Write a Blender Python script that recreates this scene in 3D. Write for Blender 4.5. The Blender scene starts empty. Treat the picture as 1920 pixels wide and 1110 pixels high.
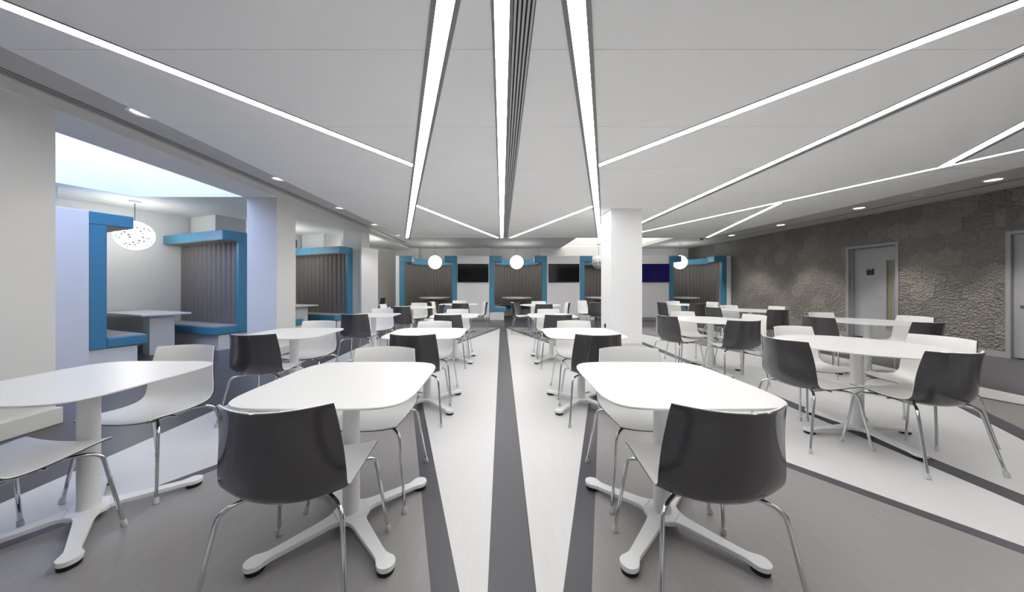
import bpy, bmesh, math, random
from mathutils import Vector, Matrix, noise

random.seed(7)
SC = bpy.context.scene
COL = SC.collection
PI = math.pi

# ------------------------------------------------------------------ camera, world, exposure
EYE = 1.24
cam_d = bpy.data.cameras.new('camera')
cam_d.sensor_fit = 'HORIZONTAL'
cam_d.sensor_width = 36.0
cam_d.lens = 36.0 * 595.0 / 1920.0
cam_d.shift_x = (960 - 941) / 1920.0
cam_d.shift_y = -(555 - 537) / 1920.0
cam_d.clip_start = 0.05
cam_d.clip_end = 200
cam = bpy.data.objects.new('camera', cam_d)
COL.objects.link(cam)
cam.location = (0, 0, EYE)
cam.rotation_euler = (PI / 2, 0, 0)
SC.camera = cam

world = bpy.data.worlds.new('sky')
SC.world = world
world.use_nodes = True
bgn = world.node_tree.nodes['Background']
bgn.inputs['Color'].default_value = (0.49, 0.62, 1.0, 1)
bgn.inputs['Strength'].default_value = 5.2

SC.view_settings.view_transform = 'Standard'
SC.view_settings.look = 'None'
SC.view_settings.exposure = 0.25
SC.view_settings.gamma = 1.0
SC.view_settings.use_curve_mapping = False

SC.cycles.adaptive_threshold = 0.03
SC.cycles.max_bounces = 7
SC.cycles.diffuse_bounces = 6
SC.cycles.glossy_bounces = 3
STRIP_POWER = 15.5
DOWNLIGHT_WATT = 190.0
GLOBE_POWER = 8.0

ZR = 2.80      # underside of the suspended raft
ZC = 2.93      # perimeter ceiling
BH = 2.345     # booth height

# portal for the daylight that falls through the left roof light
pl = bpy.data.lights.new('roof_light_portal', 'AREA')
pl.shape = 'RECTANGLE'
pl.size = 4.4
pl.size_y = 5.6
pl.cycles.is_portal = True
po = bpy.data.objects.new('roof_light_portal', pl)
COL.objects.link(po)
po.location = (-6.75, 3.1, 4.6)


# ------------------------------------------------------------------ materials
def lin(c):
    r = []
    for v in c:
        v = v / 255.0
        r.append(v / 12.92 if v <= 0.04045 else ((v + 0.055) / 1.055) ** 2.4)
    return (r[0], r[1], r[2], 1.0)


def mat(name, rgb, rough=0.5, metal=0.0, spec=0.5, coat=0.0, var=0.0, vscale=(3, 3, 3), bump=0.0, bscale=60.0, detail=4.0):
    m = bpy.data.materials.new(name)
    m.use_nodes = True
    nt = m.node_tree
    b = nt.nodes['Principled BSDF']
    b.inputs['Base Color'].default_value = lin(rgb)
    b.inputs['Roughness'].default_value = rough
    b.inputs['Metallic'].default_value = metal
    b.inputs['Specular IOR Level'].default_value = spec
    if coat:
        b.inputs['Coat Weight'].default_value = coat
        b.inputs['Coat Roughness'].default_value = 0.06
    if var or bump:
        tc = nt.nodes.new('ShaderNodeTexCoord')
        mp = nt.nodes.new('ShaderNodeMapping')
        mp.inputs['Scale'].default_value = vscale
        nt.links.new(tc.outputs['Object'], mp.inputs['Vector'])
    if var:
        nz = nt.nodes.new('ShaderNodeTexNoise')
        nz.inputs['Scale'].default_value = 1.0
        nz.inputs['Detail'].default_value = detail
        nt.links.new(mp.outputs['Vector'], nz.inputs['Vector'])
        cr = nt.nodes.new('ShaderNodeValToRGB')
        c = lin(rgb)
        cr.color_ramp.elements[0].position = 0.3
        cr.color_ramp.elements[1].position = 0.7
        cr.color_ramp.elements[0].color = tuple(x * (1 - var) for x in c[:3]) + (1,)
        cr.color_ramp.elements[1].color = tuple(min(1, x * (1 + var)) for x in c[:3]) + (1,)
        nt.links.new(nz.outputs['Fac'], cr.inputs['Fac'])
        nt.links.new(cr.outputs['Color'], b.inputs['Base Color'])
    if bump:
        nb = nt.nodes.new('ShaderNodeTexNoise')
        nb.inputs['Scale'].default_value = bscale
        nb.inputs['Detail'].default_value = 2.0
        nt.links.new(tc.outputs['Object'], nb.inputs['Vector'])
        bp = nt.nodes.new('ShaderNodeBump')
        bp.inputs['Strength'].default_value = bump
        bp.inputs['Distance'].default_value = 0.01
        nt.links.new(nb.outputs['Fac'], bp.inputs['Height'])
        nt.links.new(bp.outputs['Normal'], b.inputs['Normal'])
    return m


def emit(name, rgb, strength):
    m = bpy.data.materials.new(name)
    m.use_nodes = True
    nt = m.node_tree
    for n in list(nt.nodes):
        if n.type == 'BSDF_PRINCIPLED':
            nt.nodes.remove(n)
    e = nt.nodes.new('ShaderNodeEmission')
    e.inputs['Color'].default_value = lin(rgb)
    e.inputs['Strength'].default_value = strength
    nt.links.new(e.outputs[0], nt.nodes['Material Output'].inputs['Surface'])
    return m


M = {}
M['laminate'] = mat('white_laminate', (229, 228, 226), 0.32, spec=0.4)
M['table_edge'] = mat('table_edge', (226, 223, 212), 0.5)
M['white_metal'] = mat('white_powder_coat', (236, 236, 235), 0.35)
M['chair_white'] = mat('chair_white', (240, 239, 236), 0.35, spec=0.4)
M['chair_dark'] = mat('chair_dark', (70, 68, 70), 0.12, spec=0.5, coat=0.25)
M['chrome'] = mat('chrome', (214, 214, 216), 0.07, metal=1.0)
M['cap'] = mat('clear_foot_cap', (205, 205, 205), 0.3)
M['black'] = mat('black_rubber', (22, 22, 23), 0.6)
M['floor_white'] = mat('vinyl_white', (216, 215, 214), 0.34, spec=0.4, var=0.02, vscale=(60, 4, 1))
M['floor_mid'] = mat('vinyl_grey', (148, 145, 144), 0.36, spec=0.4, var=0.05, vscale=(90, 5, 1))
M['floor_strip'] = mat('vinyl_charcoal_strip', (84, 82, 87), 0.38, spec=0.4, var=0.05, vscale=(120, 5, 1))
M['floor_dark'] = mat('vinyl_dark', (72, 70, 76), 0.34, spec=0.4, var=0.05, vscale=(6, 90, 1))
M['wall'] = mat('wall_paint', (232, 231, 229), 0.7, var=0.01, vscale=(2, 2, 2))
M['ceiling'] = mat('ceiling_paint', (206, 205, 202), 0.8, var=0.01, vscale=(1, 1, 1))
M['raft'] = mat('raft_paint', (250, 250, 250), 0.75, var=0.008, vscale=(1, 1, 1))
M['gap'] = mat('panel_gap', (120, 119, 118), 0.8)
M['trim_grey'] = mat('light_trim', (140, 139, 137), 0.5)
M['slot_dark'] = mat('slot_dark', (26, 26, 28), 0.7)
M['blade'] = mat('grille_blade', (196, 196, 198), 0.45)
M['blue'] = mat('blue_leather', (72, 138, 170), 0.42, spec=0.4, var=0.03, vscale=(20, 20, 20))
M['quilt'] = mat('grey_fabric', (122, 118, 116), 0.72, var=0.05, vscale=(40, 40, 40))
M['seat_grey'] = mat('grey_seat_fabric', (160, 156, 154), 0.72, var=0.04, vscale=(40, 40, 40))
M['panel'] = mat('white_panel', (232, 231, 232), 0.4)
M['skirt'] = mat('skirting_grey', (150, 149, 148), 0.5)
M['skirt_white'] = mat('skirting_white', (226, 226, 220), 0.45)
M['tv_black'] = mat('tv_bezel', (16, 16, 17), 0.3)
M['tv_screen'] = mat('tv_screen', (12, 11, 13), 0.09, spec=0.5)
M['hex'] = []
M['frame'] = mat('door_frame_grey', (150, 150, 152), 0.45)
M['door'] = mat('door_leaf_grey', (158, 159, 161), 0.5)
M['steel'] = mat('brushed_steel', (150, 150, 150), 0.3, metal=1.0)
M['door_glass'] = mat('door_glass', (132, 130, 108), 0.1)
M['sign'] = mat('sign_black', (24, 26, 34), 0.35)
M['sign_text'] = mat('sign_lettering', (215, 218, 222), 0.5)
M['strip_light'] = emit('strip_diffuser', (255, 254, 252), STRIP_POWER)
M['spot_face'] = emit('downlight_reflector', (255, 250, 242), 5.0)
M['spot_dim'] = emit('downlight_reflector_dim', (250, 248, 246), 1.0)
M['well_fill'] = emit('well_fill', (255, 249, 240), 2.2)
M['tv_navy'] = mat('tv_screen_on', (14, 12, 44), 0.09)
_nt = M['tv_navy'].node_tree
_b = _nt.nodes['Principled BSDF']
_b.inputs['Emission Color'].default_value = lin((22, 18, 70))
_b.inputs['Emission Strength'].default_value = 0.5

# embossed hexagon wall tiles: three tints, pebbled relief
for i, c in enumerate(((128, 124, 117), (122, 118, 112), (133, 129, 122), (118, 115, 109))):
    m = mat('embossed_tile', c, 0.5, spec=0.45, var=0.09, vscale=(12, 12, 12))
    nt = m.node_tree
    b = nt.nodes['Principled BSDF']
    g = nt.nodes.new('ShaderNodeNewGeometry')
    v = nt.nodes.new('ShaderNodeTexVoronoi')
    v.feature = 'SMOOTH_F1'
    v.inputs['Scale'].default_value = 30.0
    v.inputs['Randomness'].default_value = 0.9
    nt.links.new(g.outputs['Position'], v.inputs['Vector'])
    bp = nt.nodes.new('ShaderNodeBump')
    bp.inputs['Strength'].default_value = 1.0
    bp.inputs['Distance'].default_value = 0.03
    nt.links.new(v.outputs['Distance'], bp.inputs['Height'])
    nt.links.new(bp.outputs['Normal'], b.inputs['Normal'])
    M['hex'].append(m)


# woven globe: bright strands over a paler gap pattern
def globe_mat(name, lit):
    m = bpy.data.materials.new(name)
    m.use_nodes = True
    nt = m.node_tree
    b = nt.nodes['Principled BSDF']
    tc = nt.nodes.new('ShaderNodeTexCoord')
    v = nt.nodes.new('ShaderNodeTexVoronoi')
    v.feature = 'F1'
    v.inputs['Scale'].default_value = 17.0
    nt.links.new(tc.outputs['Object'], v.inputs['Vector'])
    cr = nt.nodes.new('ShaderNodeValToRGB')
    cr.color_ramp.elements[0].position = 0.28
    cr.color_ramp.elements[1].position = 0.42
    cr.color_ramp.elements[0].color = lin((36, 35, 32))
    cr.color_ramp.elements[1].color = lin((250, 248, 242))
    nt.links.new(v.outputs['Distance'], cr.inputs['Fac'])
    nt.links.new(cr.outputs['Color'], b.inputs['Base Color'])
    b.inputs['Roughness'].default_value = 0.6
    if lit:
        nt.links.new(cr.outputs['Color'], b.inputs['Emission Color'])
        b.inputs['Emission Strength'].default_value = GLOBE_POWER
    return m


M['globe_lit'] = globe_mat('globe_lit', True)
M['globe_off'] = globe_mat('globe_off', False)


# ------------------------------------------------------------------ mesh helpers
class MB:
    def __init__(self):
        self.v = []
        self.f = []

    def add(self, vs, fs):
        o = len(self.v)
        self.v += [tuple(p) for p in vs]
        self.f += [tuple(i + o for i in q) for q in fs]
        return self

    def box(self, x0, x1, y0, y1, z0, z1):
        return self.prism([(x0, y0), (x1, y0), (x1, y1), (x0, y1)], z0, z1)

    def prism(self, poly, z0, z1):
        """vertical prism over a counter-clockwise plan polygon"""
        n = len(poly)
        a = sum(poly[i][0] * poly[(i + 1) % n][1] - poly[(i + 1) % n][0] * poly[i][1] for i in range(n))
        if a < 0:
            poly = poly[::-1]
        vs = [(p[0], p[1], z0) for p in poly] + [(p[0], p[1], z1) for p in poly]
        fs = [tuple(range(n - 1, -1, -1)), tuple(range(n, 2 * n))]
        fs += [(i, (i + 1) % n, n + (i + 1) % n, n + i) for i in range(n)]
        return self.add(vs, fs)

    def tube(self, pts, r, n=8, cap=True):
        pts = [Vector(p) for p in pts]
        rings = []
        up = None
        for i, p in enumerate(pts):
            if i == 0:
                t = pts[1] - pts[0]
            elif i == len(pts) - 1:
                t = pts[-1] - pts[-2]
            else:
                t = (pts[i + 1] - pts[i]).normalized() + (pts[i] - pts[i - 1]).normalized()
            t.normalize()
            if up is None:
                up = Vector((0, 0, 1)) if abs(t.z) < 0.9 else Vector((1, 0, 0))
            a = t.cross(up).normalized()
            b = a.cross(t).normalized()
            up = b
            rr = r[i] if isinstance(r, (list, tuple)) else r
            rings.append([p + a * (rr * math.cos(2 * PI * k / n)) + b * (rr * math.sin(2 * PI * k / n)) for k in range(n)])
        vs = [q for ring in rings for q in ring]
        fs = []
        for i in range(len(pts) - 1):
            for k in range(n):
                fs.append((i * n + k, i * n + (k + 1) % n, (i + 1) * n + (k + 1) % n, (i + 1) * n + k))
        if cap:
            fs.append(tuple(range(n - 1, -1, -1)))
            fs.append(tuple((len(pts) - 1) * n + k for k in range(n)))
        return self.add(vs, fs)

    def lathe(self, prof, n=24, cx=0.0, cy=0.0, caps=True):
        """prof: (r, z) from bottom to top"""
        vs = []
        for r, z in prof:
            for k in range(n):
                a = 2 * PI * k / n
                vs.append((cx + r * math.cos(a), cy + r * math.sin(a), z))
        fs = []
        for i in range(len(prof) - 1):
            for k in range(n):
                fs.append((i * n + k, i * n + (k + 1) % n, (i + 1) * n + (k + 1) % n, (i + 1) * n + k))
        if caps:
            fs.append(tuple(range(n - 1, -1, -1)))
            fs.append(tuple((len(prof) - 1) * n + k for k in range(n)))
        return self.add(vs, fs)

    def mesh(self, name, m, smooth=False, bevel=0.0, recalc=True, segs=2):
        me = bpy.data.meshes.new(name)
        me.from_pydata(self.v, [], self.f)
        bm = bmesh.new()
        bm.from_mesh(me)
        if recalc:
            bmesh.ops.recalc_face_normals(bm, faces=bm.faces)
        if bevel:
            es = [e for e in bm.edges if len(e.link_faces) == 2 and e.calc_face_angle(0) > 0.6]
            bmesh.ops.bevel(bm, geom=es, offset=bevel, segments=segs, profile=0.6, affect='EDGES', clamp_overlap=True)
        bm.to_mesh(me)
        bm.free()
        if smooth:
            for p in me.polygons:
                p.use_smooth = True
            me.set_sharp_from_angle(angle=math.radians(smooth if smooth > 1 else 40))
        me.materials.append(m)
        return me

    def build(self, name, m, parent=None, **k):
        return link(name, self.mesh(name, m, **k), parent)


def link(name, me, parent=None):
    o = bpy.data.objects.new(name, me)
    COL.objects.link(o)
    if parent is not None:
        o.parent = parent
    return o


def tag(o, label, cat, group=None, kind=None):
    o['label'] = label
    o['category'] = cat
    if group:
        o['group'] = group
    if kind:
        o['kind'] = kind
    return o


def empty(name, loc=(0, 0, 0), rz=0.0):
    o = bpy.data.objects.new(name, None)
    o.empty_display_size = 0.1
    COL.objects.link(o)
    o.location = loc
    o.rotation_euler = (0, 0, rz)
    return o


def struct(o, label, cat):
    return tag(o, label, cat, kind='structure')


def dup(root, loc, rz):
    r = root.copy()
    COL.objects.link(r)
    r.location = loc
    r.rotation_euler = (0, 0, rz)
    for ch in list(root.children):
        c = ch.copy()
        COL.objects.link(c)
        c.parent = r
        for g in list(ch.children):
            d = g.copy()
            COL.objects.link(d)
            d.parent = c
    return r


def band(p, q, w0, w1=None):
    """plan quad around the segment p-q, w0 wide at p, w1 wide at q"""
    w1 = w0 if w1 is None else w1
    d = (Vector(q) - Vector(p)).normalized()
    n = Vector((-d.y, d.x))
    p = Vector(p)
    q = Vector(q)
    return [tuple(p + n * w0 / 2), tuple(p - n * w0 / 2), tuple(q - n * w1 / 2), tuple(q + n * w1 / 2)]


# ------------------------------------------------------------------ floor
Y0 = -4.0          # wall behind the viewer
YB = 14.2          # back wall
floor = MB().box(-13, 10, Y0, YB + 0.2, -0.1, 0).build('floor', M['floor_dark'])
struct(floor, 'vinyl floor in white, grey and charcoal with radiating strips', 'floor')


def floor_piece(name, poly, m, z):
    return MB().prism(poly, 0.0, z).build(name, m, floor)


def xl(d): return -0.23 - 0.320 * (d - 1.288)      # strip under the left ceiling line
def xr(d): return 0.307 + 0.320 * (d - 1.288)
def xa(d): return -0.05 - 0.330 * (9.53 - d)       # left back diagonal
def xar(d): return 0.14 + 0.345 * (9.53 - d)
def xb(d): return -1.95 + 0.655 * (d - 2.19)       # left front diagonal
def xd(d): return 1.99 - 0.655 * (d - 2.19)
def xq(d): return 3.67 + 0.350 * (8.33 - d)        # long diagonal in the right part
def xg(d): return 4.85 + 0.70 * (d - 3.36)
def xe(d): return 4.53 + 0.33 * (d - 5.87)         # right back diagonal


ZW, ZM, ZS = 0.0010, 0.0016, 0.0022
DE = 9.55
# white fields
floor_piece('floor_panel', [(-2.82, Y0 + .3), (-0.05, Y0 + .3), (-0.05, DE), (-2.92, DE)], M['floor_white'], ZW)
floor_piece('floor_panel', [(0.14, Y0 + .3), (3.0, Y0 + .3), (3.0, DE), (0.14, DE)], M['floor_white'], ZW)
floor_piece('floor_panel', [(3.0, Y0 + .3), (5.9, Y0 + .3), (5.9, DE), (3.0, DE)], M['floor_white'], ZW)
# grey wedges
dl, ya = 3.70, 5.35
floor_piece('floor_panel', [(xb(0.2), .2), (xl(0.2), .2), (xl(dl), dl)], M['floor_mid'], ZM)
floor_piece('floor_panel', [(xd(0.2), .2), (xr(0.2), .2), (xr(dl), dl)], M['floor_mid'], ZM)
floor_piece('floor_panel', [(xa(DE), DE), (xl(ya), ya), (xl(DE), DE)], M['floor_mid'], ZM)
floor_piece('floor_panel', [(xar(DE), DE), (xr(ya), ya), (xr(DE), DE)], M['floor_mid'], ZM)
floor_piece('floor_panel', [(xg(1.0), 1.0), (xq(1.0), 1.0), (xq(3.89), 3.89)], M['floor_mid'], ZM)
floor_piece('floor_panel', [(xq(5.87), 5.87), (min(5.88, xe(DE)), DE), (xq(DE), DE)], M['floor_mid'], ZM)
# charcoal strips
ST = M['floor_strip']
floor_piece('floor_strip', [(-0.055, Y0 + .3), (0.13, Y0 + .3), (0.138, DE + .02), (-0.062, DE + .02)], ST, ZS)
floor_piece('floor_strip', band((xl(0.3), .3), (xl(dl), dl), 0.115, 0.10), ST, ZS)
floor_piece('floor_strip', band((xr(0.3), .3), (xr(dl), dl), 0.115, 0.10), ST, ZS)
floor_piece('floor_strip', band((xb(0.3), .3), (xb(dl + .02), dl + .02), 0.075), ST, ZS)
floor_piece('floor_strip', band((xd(0.3), .3), (xd(dl + .02), dl + .02), 0.085), ST, ZS)
floor_piece('floor_strip', band((xl(ya), ya), (xa(DE), DE), 0.10, 0.10), ST, ZS)
floor_piece('floor_strip', band((xr(ya), ya), (xar(DE), DE), 0.10, 0.10), ST, ZS)
floor_piece('floor_strip', band((3.01, 0.3), (3.09, 8.9), 0.145), ST, ZS)
floor_piece('floor_strip', band((xq(1.2), 1.2), (xq(DE), DE), 0.07), ST, ZS)
floor_piece('floor_strip', band((xg(1.0), 1.0), (xg(3.9), 3.9), 0.15), ST, ZS)
floor_piece('floor_strip', band((xq(5.87), 5.87), (xe(DE), DE), 0.09), ST, ZS)

# ------------------------------------------------------------------ walls, ceiling, pillars
UD = Vector((0.366, 0.931)).normalized()       # along the left booth row
WD = Vector((-UD.y, UD.x))                     # into the left booths
Q0 = Vector((-6.03, 4.64))                     # front corner of the first booth
PITCH = 2.70


def bp2(t, s, k=0):
    """point in the left booth row: t along the front, s inwards, k-th booth"""
    p = Q0 + UD * (t + PITCH * k) + WD * s
    return (p.x, p.y)


def wl(d):          # left wall line
    p = Vector(bp2(0, 2.2))
    return p.x + UD.x / UD.y * (d - p.y)


def wr(d):          # right wall line
    return 8.76 - 0.050 * (d - 5.8)


o = MB().prism([(wl(Y0), Y0), (wl(YB), YB), (wl(YB) - .15, YB), (wl(Y0) - .15, Y0)], 0, ZC + .1).build('wall_left', M['wall'])
struct(o, 'cream painted wall behind the left booths', 'wall')
o = MB().box(wl(YB) - .15, wr(YB) + .3, YB, YB + .15, 0, ZC + .1).build('wall_back', M['wall'])
struct(o, 'cream painted wall behind the curved booths', 'wall')
o = MB().box(-13, 10, Y0 - .15, Y0, 0, ZC + .1).build('wall_front', M['wall'])
struct(o, 'cream wall closing the room behind the viewer', 'wall')
wall_r = MB()
D1 = (6.948, 7.965, 2.22)
D2 = (4.50, 5.518, 2.19)
for a, b, z0 in ((Y0, D2[0], 0), (D2[1], D1[0], 0), (D1[1], YB, 0), (D2[0], D2[1], D2[2]), (D1[0], D1[1], D1[2])):
    wall_r.prism([(wr(a) + .008, a), (wr(a) + .3, a), (wr(b) + .3, b), (wr(b) + .008, b)], z0, ZC + .1)
wall_r = wall_r.build('wall_right', mat('tile_backing', (78, 74, 70), 0.8))
struct(wall_r, 'dark grey wall clad in embossed hexagon tiles', 'wall')

# perimeter ceiling with a roof light on the left and a light well at the back
cb = MB()
SKB = 5.66
ZA = 2.83      # ceiling over the left booths
def skx(d): return -6.53 + UD.x / UD.y * (d - SKB)
SKR = -4.59
SKF = 0.5
cz0, cz1 = ZC, ZC + 0.12
XA = -4.0
cb.box(XA, 10, Y0, 11.0, cz0, cz1)
cb.box(XA, 2.6, 11.0, YB, cz0, cz1)
cb.box(6.0, 10, 11.0, YB, cz0, cz1)
ceil = cb.build('ceiling', M['ceiling'])
struct(ceil, 'white painted perimeter ceiling around the suspended raft', 'ceiling')
cb = MB()
cb.box(SKR, XA, Y0, SKB, ZA, cz1)
cb.box(-13, XA, SKB, YB, ZA, cz1)
cb.box(-13, SKR, Y0, SKF, ZA, cz1)
cb.prism([(-13, SKF), (skx(SKF), SKF), (skx(SKB), SKB), (-13, SKB)], ZA, cz1)
struct(cb.build('ceiling', M['wall']), 'white lower ceiling over the left booths around the roof light', 'ceiling')
# roof light upstands
ub = MB()
e = .012
ub.prism([(skx(SKF) + e, SKF), (skx(SKB) + e, SKB), (skx(SKB) - .12, SKB + .05), (skx(SKF) - .12, SKF)], ZA + .003, 4.6)
ub.box(skx(SKB) - .1, SKR + .1, SKB - e, SKB + .12, ZA + .003, 4.6)
ub.box(SKR - e, SKR + .1, SKF, SKB, ZA + .003, 4.6)
ub.box(skx(SKF) - .1, SKR + .1, SKF - .12, SKF + e, ZA + .003, 4.6)
struct(ub.build('trim_1', M['wall']), 'white sides of the roof light above the left booths', 'roof light')
ub = MB()
ub.box(2.48, 2.6, 11.0, YB, cz1, 3.9)
ub.box(6.0, 6.12, 11.0, YB, cz1, 3.9)
ub.box(2.48, 6.12, 10.88, 11.0, cz1, 3.9)
ub.box(2.48, 6.12, YB, YB + .12, cz1, 3.9)
well = struct(ub.build('trim_2', M['wall']), 'white sides of the light well above the back booths', 'light well')
well_fill_panel = MB().box(2.6, 6.0, 11.0, YB, 3.86, 3.9).build('ceiling_fill_panel', M['well_fill'])  # added unseen glow surface that brightens the back well in warm white
tag(well_fill_panel, 'added unseen fill panel closing the light well above the back booths', 'fill panel')

# pillars along the left side
for i, (y0, y1, lab) in enumerate(((2.33, 2.865, 'white pillar at the left edge beside the nearest table'),
                                   (5.68, 6.2, 'white pillar between the two left booths, lit blue on its front'),
                                   (9.13, 9.65, 'white pillar beyond the second left booth'))):
    r = empty('pillar', (-4.295, (y0 + y1) / 2, 0))
    struct(r, lab, 'pillar')
    MB().box(-.265, .265, -(y1 - y0) / 2, (y1 - y0) / 2, 0, ZA).build('shaft', M['wall'], r)
    h = (y1 - y0) / 2 + .03
    MB().box(-.295, .295, -h, h, 0, 0.145).build('plinth', M['skirt_white'], r, bevel=.004, segs=1)
r = empty('pillar', (2.5, 6.68, 0))
struct(r, 'free-standing white square column right of the central aisle', 'pillar')
MB().box(-.31, .31, -.32, .32, 0, ZR).build('shaft', M['raft'], r)
MB().box(-.312, .312, -.322, .322, 0, 0.10).build('plinth', M['skirt_white'], r)
so = MB().box(-.006, .006, -.04, .04, -.04, .04).build('wall_socket', M['black'])
so.location = (2.184, 6.72, 0.41)
tag(so, 'small black socket on the side of the white column', 'socket')

# pilasters on the back wall
for i, x in enumerate((-4.75, -1.59, 1.70, 4.99)):
    o = MB().box(x, x + 1.09, YB - .25, YB, 0, ZC).build('pilaster', M['wall'])
    struct(o, ('cream pilaster on the back wall at the far left corner', 'cream pilaster on the back wall behind the left television',
               'cream pilaster on the back wall behind the middle television', 'cream pilaster on the back wall behind the white column')[i], 'pilaster')

# ------------------------------------------------------------------ suspended raft
def rxl(d): return -3.26 + 0.0172 * (d - 2.0)
def rxr(d): return 6.80 - 0.0345 * (d - 4.1)
RB = 10.2
raft = MB().prism([(rxl(Y0) + .004, Y0), (rxr(Y0) - .004, Y0), (rxr(RB) - .004, RB - .004), (rxl(RB) + .004, RB - .004)], ZR + .02, ZC - .002).build('raft', M['gap'])
struct(raft, 'white suspended ceiling raft over the dining area', 'ceiling raft')
js = [Y0, -3.0, -2.0, -1.0, 0.02, 1.05, 2.09, 3.10, 4.19, 5.25, 6.3, 7.35, 8.4, 9.3, RB]
for a, b in zip(js[:-1], js[1:]):
    a2 = a + (.002 if a > Y0 else 0)
    b2 = b - (.002 if b < RB else 0)
    MB().prism([(rxl(a2), a2), (rxr(a2), a2), (rxr(b2), b2), (rxl(b2), b2)], ZR, ZR + .02).build('ceiling_panel', M['raft'], raft)

# light lines in the raft
def strip_light(p, q, w, trim, label, drop=0.004, w_dark=0.0):
    """p, q plan ends; a diffuser between two trim rails, flush under the raft"""
    p = Vector(p)
    q = Vector(q)
    c = (p + q) / 2
    d = (q - p)
    L = d.length
    r = empty('ceiling_strip_light', (c.x, c.y, ZR), math.atan2(d.y, d.x) - PI / 2)
    tag(r, label, 'strip light', 'linear lights set into the ceiling raft')
    MB().box(-w / 2, w / 2, -L / 2, L / 2, -drop, 0).build('diffuser', M['strip_light'], r)
    for s in (-1, 1):
        x0, x1 = sorted((s * w / 2, s * (w / 2 + trim)))
        MB().box(x0, x1, -L / 2, L / 2, -drop - .0025, 0).build('trim_rail', M['trim_grey'], r)
    return r


def xcl(d): return -0.305 - 0.3235 * (d - 1.728)
def xcr(d): return 0.405 + 0.3235 * (d - 1.728)
DN = -0.8
strip_light((0.0, DN), (0.0, 10.15), 0.085, 0.018, 'long strip light running straight down the middle of the ceiling', .0040)
strip_light((xcl(DN), DN), (xcl(10.15), 10.15), 0.095, 0.030, 'long diagonal strip light just left of the middle one', .0044)
strip_light((xcr(DN), DN), (xcr(10.15), 10.15), 0.095, 0.030, 'long diagonal strip light just right of the middle one, passing the column', .0044)
strip_light((xcl(4.15) + .0, 4.15), (-3.15, 1.17), 0.085, 0.006, 'strip light branching from the left diagonal towards the upper left corner', .0056)
strip_light((xcr(4.15), 4.15), (xcr(4.15) + 0.69 * 3.4, 4.15 - 3.4), 0.085, 0.006, 'strip light branching from the right diagonal towards the upper right corner', .0056)
strip_light((xcl(6.0), 6.0), (-0.13, 10.15), 0.085, 0.006, 'short strip light from the left diagonal to the far end of the middle line', .0056)
strip_light((xcr(6.05), 6.05), (0.27, 10.15), 0.085, 0.006, 'short strip light from the right diagonal to the far end of the middle line', .0056)
strip_light((3.42, DN), (3.40, 10.15), 0.085, 0.010, 'strip light with a dark grille beside it, right of the column', .0040)
strip_light((6.52, 1.9), (3.62, 10.15), 0.075, 0.006, 'longest thin strip light, running across the right part of the ceiling', .0044)
strip_light((5.735, 4.14), (3.66, 1.04), 0.085, 0.008, 'strip light meeting the thin right line in a sharp corner at the right edge', .0056)
strip_light((5.19, 5.93), (6.53, 10.1), 0.075, 0.006, 'short strip light reaching the far right corner of the raft', .0056)


def grille(p, q, w, nslot, label, z=ZR, drop=0.004, dark=None):
    p = Vector(p)
    q = Vector(q)
    c = (p + q) / 2
    d = q - p
    L = d.length
    r = empty('ceiling_air_grille', (c.x, c.y, z), math.atan2(d.y, d.x) - PI / 2)
    tag(r, label, 'air grille', 'linear air grilles in the ceiling')
    MB().box(-w / 2, w / 2, -L / 2, L / 2, -.0025, 0).build('slot_backing', M['slot_dark'], r)
    step = w / nslot
    bw = step * (0.55 if dark is None else 1 - dark)
    for i in range(nslot):
        x = -w / 2 + (i + .5) * step
        MB().box(x - bw / 2, x + bw / 2, -L / 2, L / 2, -drop, -.0025).build('blade', M['blade'], r)
    return r


grille((0.125, DN), (0.125, 10.15), 0.125, 5, 'slotted air grille along the right side of the middle strip light', drop=.009)
grille((3.515, DN), (3.495, 10.15), 0.085, 2, 'slotted air grille along the strip light right of the column', drop=.0045, dark=.5)
grille((-3.965, 0.5), (-3.72, 12.2), 0.12, 3, 'long slotted air grille beside the beam over the left pillars', z=ZC, drop=.0045, dark=.5)
grille((8.30, -1.0), (7.93, 12.2), 0.05, 1, 'narrow shadow-gap grille in the ceiling beside the tiled wall', z=ZC, drop=.004, dark=.6)
grille((5.82, 4.11), (3.74, 1.0), 0.03, 1, 'thin slot grille beside the right edge strip light', drop=.006)


# downlights, detectors and speaker in the perimeter ceiling
def downlight(x, y, label, watt):
    r = empty('ceiling_downlight', (x, y, ZC))
    tag(r, label, 'downlight', 'round downlights in the perimeter ceiling')
    MB().lathe([(.086, 0), (.086, -.006), (.112, -.006), (.112, 0)], 28, caps=False).build('trim_ring', M['white_metal'], r, smooth=40)
    MB().lathe([(.010, -.001), (.085, -.001), (.085, -.0002), (.01, -.0002)], 28).build('reflector', M['spot_face'] if watt > 100 else M['spot_dim'], r)
    if watt:
        s = bpy.data.lights.new('downlight_lamp', 'SPOT')
        s.energy = watt
        s.color = (1.0, 0.95, 0.88)
        s.spot_size = math.radians(84)
        s.spot_blend = 0.55
        s.shadow_soft_size = 0.07
        so_ = bpy.data.objects.new('downlight_lamp', s)
        COL.objects.link(so_)
        so_.parent = r
        so_.location = (0, 0, -.02)
    return r


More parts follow.
